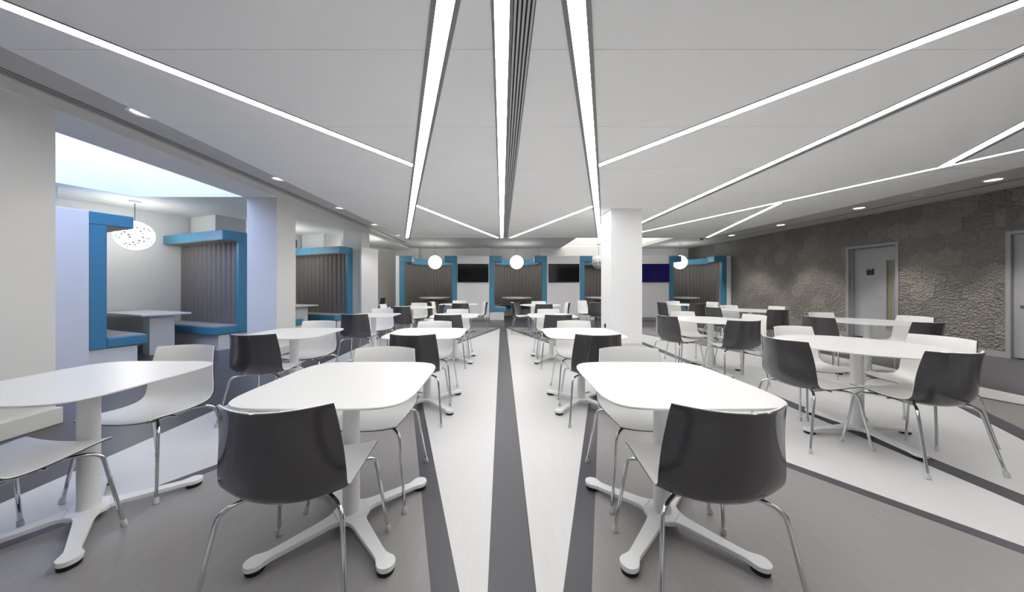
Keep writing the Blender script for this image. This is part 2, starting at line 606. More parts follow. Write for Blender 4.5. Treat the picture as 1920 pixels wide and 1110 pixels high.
for i, (x, y) in enumerate(((-3.50, 3.09), (-3.50, 4.98), (-3.49, 6.84), (-3.46, 8.67), (-3.42, 10.5))):
    downlight(x, y, ('round downlight above the left beam, nearest the viewer', 'round downlight above the left beam, second from the viewer',
                     'round downlight above the left beam, third from the viewer', 'round downlight above the left beam, fourth from the viewer',
                     'round downlight at the far left end of the raft')[i], DOWNLIGHT_WATT * (.06 if i < 3 else .22))
for i, (x, y) in enumerate(((7.79, 5.03), (7.70, 6.84), (7.66, 8.72), (7.6, 10.5))):
    downlight(x, y, ('round downlight by the tiled wall above the second door', 'round downlight by the tiled wall in front of the door with a sign',
                     'round downlight by the tiled wall, third from the right', 'round downlight by the tiled wall nearest the far booth')[i], DOWNLIGHT_WATT)
downlight(7.85, 3.2, 'round downlight by the tiled wall outside the right edge', DOWNLIGHT_WATT)
for i, (x, y) in enumerate(((-2.2, 10.62), (0.5, 10.95))):
    downlight(x, y, ('round downlight behind the raft over the left curved booth', 'round downlight behind the raft near the middle strip light')[i], DOWNLIGHT_WATT * .32)
for i, (x, y) in enumerate(((-3.2, 10.95), (7.05, 11.2))):
    o = MB().lathe([(.035, -.055), (.05, -.05), (.055, -.02), (.06, -.018), (.06, 0), (.02, 0)], 20).build('smoke_detector', mat('detector_plastic', (120, 120, 118), .5), smooth=40)
    o.location = (x, y, ZC)
    tag(o, ('small smoke detector at the far left corner of the raft', 'small smoke detector above the far right booth')[i], 'smoke detector')
o = MB().lathe([(.01, -.006), (.115, -.006), (.12, 0), (.01, 0)], 28).build('ceiling_speaker', M['ceiling'], smooth=40)
o.location = (-3.55, 3.80, ZC)
tag(o, 'flat round white speaker between the first two left downlights', 'speaker')
o = MB().box(-.10, .10, -.06, .06, -.012, 0).build('ceiling_sensor', M['white_metal'], bevel=.004)
o.location = (7.70, 5.85, ZC)
tag(o, 'small white sensor between the downlights by the tiled wall', 'sensor')
for i, (y0, y1) in enumerate(((2.79, 2.83), (3.43, 3.46), (4.05, 4.08), (5.4, 5.42), (6.3, 6.32))):
    MB().box(rxl(y0) - .02, -3.80, y0, y1, ZC - .003, ZC).build('joint_trim', M['ceiling'], ceil)

# ------------------------------------------------------------------ right wall tiles, doors, skirting
def clip(poly, n, c):
    """keep the side where n.p <= c"""
    out = []
    for i in range(len(poly)):
        a, b = poly[i], poly[(i + 1) % len(poly)]
        da = n[0] * a[0] + n[1] * a[1] - c
        db = n[0] * b[0] + n[1] * b[1] - c
        if da <= 0:
            out.append(a)
        if da * db < 0:
            t = da / (da - db)
            out.append((a[0] + (b[0] - a[0]) * t, a[1] + (b[1] - a[1]) * t))
    return out


def area(p):
    return abs(sum(p[i][0] * p[(i + 1) % len(p)][1] - p[(i + 1) % len(p)][0] * p[i][1] for i in range(len(p)))) / 2


def minus_rect(poly, y0, y1, z1):
    res = []
    a = clip(poly, (1, 0), y0)
    if len(a) > 2: res.append(a)
    a = clip(poly, (-1, 0), -y1)
    if len(a) > 2: res.append(a)
    a = clip(clip(poly, (-1, 0), -y0), (1, 0), y1)
    if len(a) > 2:
        a = clip(a, (0, -1), -z1)
        if len(a) > 2: res.append(a)
    return [x for x in res if area(x) > .0006]


HF = 0.375                    # hexagon across flats
HR = HF / math.sqrt(3)
row = 0
z = 0.16
tiles = []
while z < ZC + HR:
    y = 3.4 + (HF / 2 if row % 2 else 0)
    while y < YB + .1:
        hx = [(y + (HR - .0018) * math.cos(PI / 6 + k * PI / 3), z + (HR - .0018) * math.sin(PI / 6 + k * PI / 3)) for k in range(6)]
        hx = clip(clip(clip(clip(hx, (0, -1), -.10), (0, 1), ZC - .002), (1, 0), YB - .01), (-1, 0), -3.3)
        if len(hx) > 2:
            ps = [hx]
            for dd in (D1, D2):
                ps = [c for p in ps for c in minus_rect(p, *dd)]
            tiles += ps
        y += HF
    row += 1
    z += 1.5 * HR
WN = Vector((-1, -0.050, 0)).normalized()


def onwall(y, z, off):
    return (wr(y) + WN.x * off, y + WN.y * off, z)


for p in tiles:
    if area(p) < .002:
        continue
    cy = sum(q[0] for q in p) / len(p)
    cz = sum(q[1] for q in p) / len(p)
    ta, tb = random.uniform(-.012, .012), random.uniform(-.012, .012)
    base = random.uniform(.006, .010)
    n = len(p)
    vs = [onwall(q[0], q[1], -.018) for q in p]
    vs += [onwall(q[0], q[1], base - .003 + ta * (q[0] - cy) + tb * (q[1] - cz)) for q in p]
    vs += [onwall(cy + (q[0] - cy) * .975, cz + (q[1] - cz) * .975, base + ta * (q[0] - cy) + tb * (q[1] - cz)) for q in p]
    fs = [(i, (i + 1) % n, n + (i + 1) % n, n + i) for i in range(n)]
    fs += [(n + i, n + (i + 1) % n, 2 * n + (i + 1) % n, 2 * n + i) for i in range(n)]
    fs += [tuple(range(2 * n, 3 * n))]
    MB().add(vs, fs).build('tile', random.choice(M['hex']), wall_r)


def wallbox(mb, y0, y1, z0, z1, o0, o1):
    """box on the right wall from offset o0 to o1 into the room"""
    vs = [onwall(y0, z0, o0), onwall(y1, z0, o0), onwall(y1, z1, o0), onwall(y0, z1, o0),
          onwall(y0, z0, o1), onwall(y1, z0, o1), onwall(y1, z1, o1), onwall(y0, z1, o1)]
    return mb.add(vs, [(0, 1, 2, 3), (7, 6, 5, 4), (0, 4, 5, 1), (1, 5, 6, 2), (2, 6, 7, 3), (3, 7, 4, 0)])


bb = MB()
for a, b in ((-3.9, D2[0]), (D2[1], D1[0]), (D1[1], 11.60)):
    wallbox(bb, a, b, 0, .10, -.015, .022)
o = bb.build('baseboard_right', M['frame'])
struct(o, 'light grey skirting along the tiled wall', 'skirting')


def make_door(name, y0, y1, zt, label, first):
    r = empty(name, (0, 0, 0))
    struct(r, label, 'door')
    f = .055
    fb = MB()
    wallbox(fb, y0, y0 + f, 0, zt, -.16, .022)
    wallbox(fb, y1 - f, y1, 0, zt, -.16, .022)
    wallbox(fb, y0 + f, y1 - f, zt - f, zt, -.16, .022)
    fb.build('door_frame', M['frame'], r)
    sb = MB()
    wallbox(sb, y0 + f, y0 + f + .03, 0, zt - f, -.16, -.05)
    wallbox(sb, y1 - f - .03, y1 - f, 0, zt - f, -.16, -.05)
    sb.build('door_stop', M['frame'], r)
    rec = -.12 if first else -.03
    lf = MB()
    a, b, t = y0 + f + .004, y1 - f - .004, zt - f - .005
    if first:
        v0, v1, w0, w1 = y0 + f + .13, y0 + f + .25, .28, 1.83      # vision panel near the viewer's side
        wallbox(lf, a, v0, .02, t, rec - .045, rec)
        wallbox(lf, v1, b, .02, t, rec - .045, rec)
        wallbox(lf, v0, v1, .02, w0, rec - .045, rec)
        wallbox(lf, v0, v1, w1, t, rec - .045, rec)
    else:
        wallbox(lf, a, b, .02, t, rec - .045, rec)
    leaf = lf.build('door_leaf', M['door'], r)
    if first:
        gb = MB()
        wallbox(gb, v0, v1, w0, w1, rec - .03, rec - .024)
        gb.build('vision_pane', M['door_glass'], leaf)
        bb_ = MB()
        for c in ((v0 - .012, v0, w0, w1), (v1, v1 + .012, w0, w1), (v0 - .012, v1 + .012, w0 - .012, w0), (v0 - .012, v1 + .012, w1, w1 + .012)):
            wallbox(bb_, c[0], c[1], c[2], c[3], rec, rec + .01)
        bb_.build('vision_bead', M['frame'], leaf)
        sg = MB()
        wallbox(sg, y1 - f - .42, y1 - f - .27, 1.51, 1.66, rec, rec + .006)
        sg = sg.build('sign_plate', M['sign'], leaf)
        sx = MB()
        for k, (u0, u1) in enumerate(((.012, .022), (.026, .036), (.04, .05), (.068, .08), (.084, .094), (.098, .108))):
            wallbox(sx, y1 - f - .27 - u1, y1 - f - .27 - u0, 1.634 + .002 * (k % 2), 1.648, rec + .006, rec + .0075)
        sx.build('sign_lettering', M['sign_text'], leaf)
        for u in (.50, .56):
            hb = MB()
            wallbox(hb, y1 - f - u - .006, y1 - f - u + .006, .985, .997, rec, rec + .003)
            hb.build('screw', M['black'], leaf)
        cb_ = MB()
        wallbox(cb_, y0 + f + .02, y0 + f + .10, t - .10, t - .03, rec, rec + .04)
        cb_.build('door_closer', M['steel'], leaf)
    else:
        kb = MB()
        wallbox(kb, y1 - f - .155, y1 - f - .075, .875, .925, rec, rec + .012)
        kb.build('lock_plate', M['steel'], leaf, bevel=.01)
    wb = MB()
    wallbox(wb, y0, y1, 0, zt, -.22, -.175)
    wb.build('door_backing', M['door_glass'] if False else M['slot_dark'], r)
    return r


make_door('door_1', *D1, 'grey door with narrow vision panel and black sign in the tiled wall', True)
make_door('door_2', *D2, 'plain grey door at the right edge with a small steel lock', False)


# ------------------------------------------------------------------ left booths
BL = 2.09
PT = .17
CANO = .45
SEAT = .61
BD = 2.13


def bbox(mb, t0, t1, s0, s1, z0, z1, k):
    return mb.prism([bp2(t0, s0, k), bp2(t1, s0, k), bp2(t1, s1, k), bp2(t0, s1, k)], z0, z1)


def bench(k, side, label):
    """high-backed bench of booth k; side 0 = near end, 1 = far end"""
    def tt(t): return t if side == 0 else BL - t
    c = bp2(tt(.3), .0, k)
    r = empty('booth_bench', (0, 0, 0))
    tag(r, label, 'booth bench', 'blue-edged high-backed benches along the left side')

    def bx(t0, t1, s0, s1, z0, z1, name, m, bev=.008, parent=None):
        a, b = sorted((tt(t0), tt(t1)))
        return bbox(MB(), a, b, s0, s1, z0, z1, k).build(name, m, parent or r, bevel=bev)
    bx(0, .50, .03, BD, 0, .295, 'plinth', M['panel'], .003)
    bx(0, PT, 0, .09, .30, 2.155, 'front_post', M['blue'], .010)
    bx(0, PT - .035, .09, BD, .30, 2.155, 'back_board', M['panel'], .002)
    can = bx(0, CANO, 0, BD / 2 - .002, 2.16, BH, 'canopy_pad', M['blue'], .010)
    bx(0, CANO, BD / 2 + .002, BD, 2.16, BH, 'canopy_pad', M['blue'], .010)
    bx(.01, CANO - .01, .012, BD - .01, 2.152, 2.162, 'canopy_soffit', M['seat_grey'], 0)
    seat = bx(PT, SEAT, 0, BD, .305, .458, 'seat_base', M['blue'], .018)
    bx(PT + .01, SEAT - .03, .03, BD - .01, .450, .472, 'seat_cushion', M['seat_grey'], .008)
    n = 12
    s0 = .09
    w = (BD - .09) / n
    for i in range(n):
        # each upholstered channel: a rounded vertical roll
        a = s0 + i * w
        sec = []
        for j in range(7):
            u = j / 6
            sec.append((a + .002 + (w - .004) * u, PT - .035 + .042 * (math.sin(PI * u) ** .5)))
        poly = [bp2(tt(PT - .036), a + .002, k)] + [bp2(tt(t), s, k) for s, t in sec] + [bp2(tt(PT - .036), a + w - .002, k)]
        pp = []
        for q in poly:
            if not pp or (Vector(q) - Vector(pp[-1])).length > .0015:
                pp.append(q)
        MB().prism(pp, .47, 2.152).build('back_channel', M['quilt'], r, smooth=50)
    return r


bench(0, 0, 'high-backed bench of the nearest left booth, seen from its blue C-shaped end')
bench(0, 1, 'high-backed bench of the nearest left booth with its quilted back facing the viewer')
bench(1, 0, 'bench half hidden behind the pillar, near side of the second left booth')
bench(1, 1, 'high-backed bench with quilted back at the far side of the second left booth')


def booth_table(k, label):
    r = empty('booth_table', (0, 0, 0))
    tag(r, label, 'table', 'rectangular tables in the left booths')
    m = BL / 2
    bbox(MB(), m - .335, m + .335, .47, 2.14, .715, .745, k).build('table_top', M['laminate'], r, bevel=.003, segs=1)
    bbox(MB(), m - .17, m + .17, .66, .90, 0, .715, k).build('panel_leg', M['panel'], r, bevel=.003, segs=1)
    return r


booth_table(0, 'white rectangular table on a panel leg in the nearest left booth')
booth_table(1, 'white rectangular table in the second left booth beyond the pillar')
for k in (-1, 0):
    o = bbox(MB(), BL + .003, PITCH - .003, 0, .05, 0, BH, k).build('booth_partition', M['panel'], bevel=.003, segs=1)
    tag(o, ('pale flat panel left of the nearest booth, beside the left edge pillar', 'pale flat panel between the two left booths behind the pillar')[k + 1], 'panel')
for k in (-1, 0, 1):
    o = bbox(MB(), BL + .01, BL + .62, 1.15, 2.10, 0, ZA, k).build('pier', M['wall'])
    struct(o, ('cream pier left of the nearest booth', 'cream pier rising above the far bench of the nearest booth', 'cream pier rising above the far bench of the second booth')[k + 1], 'pier')
pa, pb = Vector((-3.955, 8.945)), Vector((-3.68, 9.43))
o = MB().prism([tuple(pa), tuple(pb), tuple(pb + WD * .05), tuple(pa + WD * .05)], 0, BH).build('booth_partition', M['panel'], bevel=.003, segs=1)
tag(o, 'free-standing pale end panel in front of the third left pillar', 'panel')
sb = MB()
n0, n1 = wl(Y0 + .1), wl(YB)
sb.prism([(n0 + .002, Y0 + .1), (n1 + .002, YB), (n1 + .02, YB), (n0 + .02, Y0 + .1)], 0, .1)
struct(sb.build('baseboard_left', M['skirt_white']), 'white skirting along the left wall', 'skirting')


# pendant globes
def pendant(x, y, z, label, lit=True, zc=ZC):
    r = empty('pendant_lamp', (x, y, zc))
    tag(r, label, 'pendant lamp', 'round woven pendant lamps above the booths')
    MB().lathe([(.07, -.035), (.085, -.03), (.085, 0), (.01, 0)], 24).build('ceiling_rose', M['white_metal'], r, smooth=40)
    MB().tube([(0, 0, -.03), (0, 0, z + .262 - zc)], .006, 6).build('cord', M['steel'] if False else mat('cord_grey', (90, 88, 86), .6), r)
    bm = bmesh.new()
    bmesh.ops.create_uvsphere(bm, u_segments=36, v_segments=20, radius=.265)
    me = bpy.data.meshes.new('globe')
    bm.to_mesh(me)
    bm.free()
    for p in me.polygons:
        p.use_smooth = True
    me.materials.append(M['globe_lit'] if lit else M['globe_off'])
    g = link('globe', me, r)
    g.location = (0, 0, z - zc)
    return r


pendant(-6.86, 5.93, 2.19, 'round white pendant lamp in the nearest left booth', zc=ZA)
pendant(-5.89, 8.52, 2.19, 'round white pendant lamp of the second booth, behind the pillar', zc=ZA)
pendant(-4.40, 10.5, 2.15, 'pendant lamp whose cord shows above the pale end panel', zc=ZA)

# ------------------------------------------------------------------ curved booths along the back
FY = 11.67          # front plane of the booth row
BX = (-2.71, 0.598, 3.93, 7.21)
HWB = 1.06
DC = 12.65


def upath(r, xo, y0=None, n=36):
    """horseshoe: straight cheeks at +-xo from the front, then round the circle of radius r"""
    y0 = FY if y0 is None else y0
    xo = min(xo, r)
    yj = DC - math.sqrt(max(0.0, r * r - xo * xo))
    a0 = math.atan2(yj - DC, -xo)          # lower left, going clockwise over the back
    if a0 > 0:
        a0 -= 2 * PI
    a1 = math.atan2(yj - DC, xo)
    pts = [(-xo, y0)]
    span = a1 - (a0 + 2 * PI)
    for i in range(n + 1):
        a = a0 + 2 * PI + span * i / n
        pts.append((r * math.cos(a), DC + r * math.sin(a)))
    pts.append((xo, y0))
    return pts


def uring(mb, ri, xi, ro, xo, z0, z1, x, y0=None):
    a = upath(ri, xi, y0)
    b = upath(ro, xo, y0)
    n = len(a)
    vs = []
    for p in a: vs.append((p[0] + x, p[1], z0))
    for p in b: vs.append((p[0] + x, p[1], z0))
    for p in a: vs.append((p[0] + x, p[1], z1))
    for p in b: vs.append((p[0] + x, p[1], z1))
    fs = []
    for i in range(n - 1):
        fs += [(i, i + 1, n + i + 1, n + i), (2 * n + i, 3 * n + i, 3 * n + i + 1, 2 * n + i + 1),
               (i, 2 * n + i, 2 * n + i + 1, i + 1), (n + i, n + i + 1, 3 * n + i + 1, 3 * n + i)]
    fs += [(0, n, 3 * n, 2 * n), (n - 1, 2 * n - 1, 4 * n - 1, 3 * n - 1)]
    return mb.add(vs, fs)


def resample(pts, step):
    out = [Vector(pts[0])]
    acc = 0.0
    for a, b in zip(pts[:-1], pts[1:]):
        a = Vector(a); b = Vector(b)
        L = (b - a).length
        pos = step - acc
        while pos <= L:
            out.append(a + (b - a) * (pos / L))
            pos += step
        acc = (acc + L) % step if pos > L else 0
        acc = L - (pos - step)
    return out


def curved_booth(x, label):
    r = empty('curved_booth', (x, FY, 0))
    inv = (-x, -FY, 0)
    tag(r, label, 'booth', 'curved blue-edged booths along the back wall')

    def fin(o):
        o.location = inv
        return o
    for s in (-1, 1):
        a, b = sorted((x + s * HWB, x + s * (HWB - .175)))
        fin(MB().box(a, b, FY, FY + .10, .305, 2.145).build('front_post', M['blue'], r, bevel=.008))
    fin(uring(MB(), .86, .60, 1.18, HWB, 2.15, BH + .02, x).build('canopy', M['blue'], r, smooth=40, bevel=.006))
    fin(uring(MB(), .868, .608, 1.17, HWB - .01, 2.142, 2.152, x, FY + .012).build('canopy_soffit', M['seat_grey'], r, smooth=40))
    fin(uring(MB(), 1.12, .89, 1.175, HWB - .005, .30, 2.145, x, FY + .10).build('back_shell', M['panel'], r, smooth=40))
    fin(uring(MB(), .72, .44, 1.115, .885, .305, .458, x, FY + .004).build('seat_base', M['blue'], r, smooth=40, bevel=.012))
    fin(uring(MB(), .745, .465, 1.09, .86, .45, .472, x, FY + .03).build('seat_cushion', M['seat_grey'], r, smooth=40))
    fin(uring(MB(), .80, .52, 1.17, HWB - .01, 0, .30, x, FY + .02).build('plinth', M['panel'], r, smooth=40))
    # quilted lining: vertical rolls following the curve, one wavy skin
    path = resample(upath(1.11, .888, FY + .10, 90), .0135)
    vs, fs = [], []
    for i, p in enumerate(path):
        ph = (i % 10) / 10.0
        bulge = .028 * (abs(math.sin(PI * ph)) ** .5)
        nrm = (Vector((0, DC)) - p).normalized()
        q = p + nrm * bulge
        vs += [(q.x + x, q.y, .47), (q.x + x, q.y, 2.143)]
    for i in range(len(path) - 1):
        fs.append((2 * i, 2 * i + 2, 2 * i + 3, 2 * i + 1))
    fin(MB().add(vs, fs).build('quilted_lining', M['quilt'], r, smooth=70, recalc=False))
    return r


CB_LAB = ('far left curved booth with blue edges and grey quilted lining', 'curved booth in the middle of the back, at the end of the aisle',
          'curved booth half hidden behind the white column', 'far right curved booth beside the tiled wall')
for x, lab in zip(BX, CB_LAB):
    curved_booth(x, lab)
tb_mesh = {}


def trumpet_table(x, y, label):
    r = empty('trumpet_table', (x, y, 0))
    tag(r, label, 'table', 'round trumpet-based tables in the curved booths')
    MB().lathe([(.30, .715), (.57, .762), (.595, .772), (.60, .780), (.60, .806), (.595, .810), (.01, .810)], 48).build('table_top', mat('booth_table_top', (232, 229, 222), .35), r, smooth=30)
    MB().lathe([(.26, 0), (.26, .012), (.20, .03), (.17, .2), (.17, .5), (.20, .63), (.30, .715), (.1, .716)], 32).build('pedestal', mat('booth_table_stem', (150, 150, 152), .4), r, smooth=30)  # white stem, its shade put into the grey colour


TT_LAB = ('round table inside the far left curved booth', 'round table inside the middle curved booth', 'round table inside the booth behind the white column', 'round table inside the far right curved booth')
for x, lab in zip((-2.68, .60, 3.92, 7.19), TT_LAB):
    trumpet_table(x, 12.65, lab)
PL_LAB = ('glowing round pendant lamp over the far left curved booth', 'glowing round pendant lamp over the middle curved booth',
          'unlit round pendant lamp beside the white column', 'glowing round pendant lamp over the far right curved booth')
for i, (x, lab) in enumerate(zip((-2.65, .59, 3.85, 7.07), PL_LAB)):
    pendant(x, 12.6, 2.2, lab, i != 2)

# panels between the booths with televisions
TV_LAB = ('black wall television between the far left and middle booths', 'black wall television just left of the white column', 'wall television with a dark blue screen right of the white column')
PN_LAB = ('white panel carrying the left television', 'white panel carrying the middle television', 'white panel carrying the right television, partly behind the column')
for i in range(3):
    x0, x1 = BX[i] + HWB + .004, BX[i + 1] - HWB - .004
    r = empty('display_partition', ((x0 + x1) / 2, FY, 0))
    w = (x1 - x0) / 2
    tag(r, PN_LAB[i], 'panel', 'white panels between the curved booths')
    MB().box(-w, w, .0, .06, .10, BH + .02).build('panel_board', M['panel'], r, bevel=.003, segs=1)
    MB().box(-w, w, .012, .06, 0, .10).build('kick_strip', M['skirt'], r)
    t = empty('tv_display', ((x0 + x1) / 2 + (.0, .01, -.0)[i], FY, 1.73))
    tag(t, TV_LAB[i], 'television', 'televisions on the panels between the booths')
    MB().box(-.565, .565, -.055, -.012, -.335, .335).build('bezel', M['tv_black'], t, bevel=.004)
    MB().box(-.55, .55, -.0565, -.055, -.318, .322).build('screen', M['tv_navy'] if i == 2 else M['tv_screen'], t)
    MB().box(-.2, .2, -.012, 0, -.15, .15).build('wall_mount', M['tv_black'], t)
for i, (x0, x1) in enumerate(((BX[0] - HWB - .13, BX[0] - HWB - .004), (BX[3] + HWB + .004, BX[3] + HWB + .165))):
    o = MB().box(x0, x1, FY, FY + .12, 0, BH + .02).build('booth_end_panel', M['panel'], bevel=.003, segs=1)
    tag(o, ('narrow white end panel left of the far left curved booth', 'narrow white end panel between the far right booth and the tiled wall')[i], 'panel')


# ------------------------------------------------------------------ tables
def superellipse(h, n, k=72):
    pts = []
    for i in range(k):
        a = 2 * PI * i / k
        c, s = math.cos(a), math.sin(a)
        r = (abs(c) ** n + abs(s) ** n) ** (-1.0 / n)
        pts.append((h * r * c, h * r * s))
    return pts


def top_mesh(poly):
    mb = MB()
    n = len(poly)
    lv = [(.955, .7345), (.992, .7385), (1.0, .7425), (1.0, .7455), (.996, .748)]
    vs = []
    for k, z in lv:
        vs += [(p[0] * k, p[1] * k, z) for p in poly]
    fs = [tuple(range(n - 1, -1, -1)), tuple((len(lv) - 1) * n + i for i in range(n))]
    for j in range(len(lv) - 1):
        fs += [(j * n + i, j * n + (i + 1) % n, (j + 1) * n + (i + 1) % n, (j + 1) * n + i) for i in range(n)]
    return mb.add(vs, fs).mesh('table_top', M['laminate'], smooth=35)


def base_mesh():
    """four-armed star foot: flat tapering arms with fillets in the crotches and round pads at the ends"""
    secs = [(.075, .050), (.095, .0405), (.12, .0355), (.20, .0320), (.32, .0265), (.352, .0262), (.366, .031)]
    for i in range(9):
        t = PI * (.70 - .70 * i / 8)
        secs.append((.402 + .042 * math.cos(t), max(.002, .042 * math.sin(t))))
    secs = secs[:7] + [q for q in secs[7:] if q[0] > .376]

    def zt(r):
        return .043 + .030 * max(0.0, 1 - r / .36) ** 1.2
    mb = MB()
    for q in range(4):
        c, s_ = math.cos(q * PI / 2), math.sin(q * PI / 2)
        vs = []
        for x, h in secs:
            for y, k, dz in ((-h, .93, -.021), (-h, 1, -.005), (-h, .94, 0), (h, .94, 0), (h, 1, -.005), (h, .93, -.021)):
                yy = y * k
                vs.append((x * c - yy * s_, x * s_ + yy * c, zt(x) + dz))
        fs = []
        for i in range(len(secs) - 1):
            for k in range(6):
                a, b = i * 6 + k, i * 6 + (k + 1) % 6
                fs.append((a, b, b + 6, a + 6))
        fs.append(tuple((len(secs) - 1) * 6 + k for k in range(6)))
        mb.add(vs, fs)
    # hub: octagon joining the four arm roots
    oc = []
    for q in range(4):
        c, s_ = math.cos(q * PI / 2), math.sin(q * PI / 2)
        for x, y in ((.076, -.050), (.076, .050)):
            oc.append((x * c - y * s_, x * s_ + y * c))
    n = 8
    z = zt(.075)
    vs = [(p[0], p[1], z - .021) for p in oc] + [(p[0], p[1], z - .004) for p in oc] + [(p[0] * .96, p[1] * .96, z + .0004) for p in oc] + [(0, 0, z + .002), (0, 0, z - .021)]
    fs = []
    for i in range(n):
        j = (i + 1) % n
        fs += [(i, j, n + j, n + i), (n + i, n + j, 2 * n + j, 2 * n + i), (2 * n + i, 2 * n + j, 3 * n), (j, i, 3 * n + 1)]
    mb.add(vs, fs)
    return mb.mesh('star_base', M['white_metal'], smooth=35)


SQ_TOP = top_mesh(superellipse(.395, 5.4, 96))
RD_TOP = top_mesh([(.54 * math.cos(2 * PI * i / 72), .54 * math.sin(2 * PI * i / 72)) for i in range(72)])
SM_TOP = top_mesh([(.40 * math.cos(2 * PI * i / 48), .40 * math.sin(2 * PI * i / 48)) for i in range(48)])
BASE = base_mesh()
STEM = MB().lathe([(.046, .05), (.0435, .075), (.0415, .10), (.0415, .7345), (.02, .7346)], 28).mesh('column', M['white_metal'], smooth=40)
PLATE = MB().lathe([(.05, .722), (.13, .728), (.13, .7344), (.02, .7345)], 28).mesh('mounting_plate', M['white_metal'], smooth=40)
GLIDE = MB().lathe([(.034, 0.0), (.037, .003), (.037, .022), (.02, .023)], 18).mesh('glide', M['black'], smooth=40)


def table(x, y, top, rot, label, group):
    r = empty('round_table' if top is not SQ_TOP else 'square_table', (x, y, ZS))
    tag(r, label, 'table', group)
    link('table_top', top, r)
    link('mounting_plate', PLATE, r)
    link('column', STEM, r).rotation_euler = (0, 0, 0)
    b = link('star_base', BASE, r)
    b.rotation_euler = (0, 0, rot)
    for q in range(4):
        a = rot + q * PI / 2
        g = link('glide', GLIDE, r)
        g.location = (.402 * math.cos(a), .402 * math.sin(a), 0)
    return r


XL, XR, XLL = -.79, .84, -2.20
GS = 'white square tables in rows'
GR = 'white round tables'
for x, y, lab in ((XL, 1.665, 'nearest white square table left of the central aisle'),
                  (XL, 3.36, 'second white square table left of the central aisle'),
                  (XL, 5.37, 'third white square table left of the central aisle'),
                  (XR, 1.665, 'nearest white square table right of the central aisle'),
                  (XR, 3.36, 'second white square table right of the central aisle'),
                  (XR, 5.37, 'third white square table right of the central aisle'),
                  (XLL, 1.69, 'white square table cut by the left edge, beside the first pillar'),
                  (XLL, 3.36, 'white square table in front of the nearest left booth and pillar'),
                  (XLL, 5.45, 'white square table in front of the second left booth')):
    table(x, y, SQ_TOP, PI / 4, lab, GS)
for x, y, lab in ((-2.12, 7.45, 'round table near the pale end panel on the left'),
                  (-1.19, 8.75, 'round table in front of the left television panel'),
                  (1.02, 8.4, 'round table in front of the middle curved booth, right of the aisle'),
                  (3.05, 8.9, 'round table hidden behind the white column'),
                  (3.00, 2.68, 'large nearest round table on the right'),
                  (3.08, 4.68, 'round table right of the white column'),
                  (5.15, 4.47, 'round table in front of the door with a sign'),
                  (5.12, 6.55, 'round table by the tiled wall, second from the far end'),
                  (5.05, 8.55, 'round table nearest the far right curved booth')):
    table(x, y, RD_TOP, .0, lab, GR)
table(-5.05, 12.0, SM_TOP, .0, 'small round table in the far left corner', GR)


# ------------------------------------------------------------------ chairs
def spline(pts, n):
    """Catmull-Rom through the points"""
    P = [Vector(p) for p in pts]
    P = [P[0] * 2 - P[1]] + P + [P[-1] * 2 - P[-2]]
    out = []
    m = len(P) - 3
    for i in range(n + 1):
        t = i / n * m
        k = min(int(t), m - 1)
        u = t - k
        a, b, c, d = P[k], P[k + 1], P[k + 2], P[k + 3]
        out.append(.5 * ((2 * b) + (c - a) * u + (2 * a - 5 * b + 4 * c - d) * u * u + (3 * b - a - 3 * c + d) * u ** 3))
    return out


# profile: y, z, half width, forward wrap of the sides, upward curl of the sides
PROF = [(.238, .444, 0.219, .0, .024), (.200, .450, .218, .0, .019), (.120, .448, .217, .0, .014), (.030, .438, .215, .0, .016),
        (-.060, .429, .218, .002, .026), (-.130, .429, .226, .016, .040), (-.180, .448, .229, .042, .046), (-.212, .492, .230, .066, .032),
        (-.230, .555, .227, .080, .014), (-.240, .630, .220, .086, .004), (-.252, .710, .211, .088, .0), (-.268, .788, .202, .088, .0), (-.276, .812, .200, .088, .0)]


def chair_surface():
    n, m = 30, 14
    a = spline([(p[0], p[1], p[2]) for p in PROF], n)
    b = spline([(p[3], p[4], 0) for p in PROF], n)
    g = []
    for i in range(n + 1):
        row = []
        for j in range(m + 1):
            u = -1 + 2 * j / m
            row.append(Vector((a[i].z * u, a[i].x + b[i].x * u * u, a[i].y + b[i].y * abs(u) ** 2.2)))
        g.append(row)
    return g


def shell_mesh(name, m, t0, t1):
    """solid skin between offsets t0 and t1 behind the sitting surface"""
    g = chair_surface()
    n, k = len(g), len(g[0])
    nr = []
    for i in range(n):
        row = []
        for j in range(k):
            du = g[i][min(j + 1, k - 1)] - g[i][max(j - 1, 0)]
            dv = g[min(i + 1, n - 1)][j] - g[max(i - 1, 0)][j]
            row.append(dv.cross(du).normalized() * -1)
        nr.append(row)
    # normals must point away from the sitter: down under the seat
    if nr[3][k // 2].z > 0:
        nr = [[-v for v in r_] for r_ in nr]
    vs = [tuple(g[i][j] + nr[i][j] * t0) for i in range(n) for j in range(k)]
    vs += [tuple(g[i][j] + nr[i][j] * t1) for i in range(n) for j in range(k)]
    o = n * k
    fs = []
    for i in range(n - 1):
        for j in range(k - 1):
            q = (i * k + j, i * k + j + 1, (i + 1) * k + j + 1, (i + 1) * k + j)
            fs += [q, tuple(o + x for x in q[::-1])]
    rim = [j for j in range(k)] + [i * k + k - 1 for i in range(1, n)] + [(n - 1) * k + j for j in range(k - 2, -1, -1)] + [i * k for i in range(n - 2, 0, -1)]
    for a_, b_ in zip(rim, rim[1:] + rim[:1]):
        fs.append((a_, b_, o + b_, o + a_))
    return MB().add(vs, fs).mesh(name, m, smooth=50)


INNER = shell_mesh('seat_shell', M['chair_white'], 0.0, .0045)
OUTER = shell_mesh('outer_shell', M['chair_dark'], .0045, .0100)


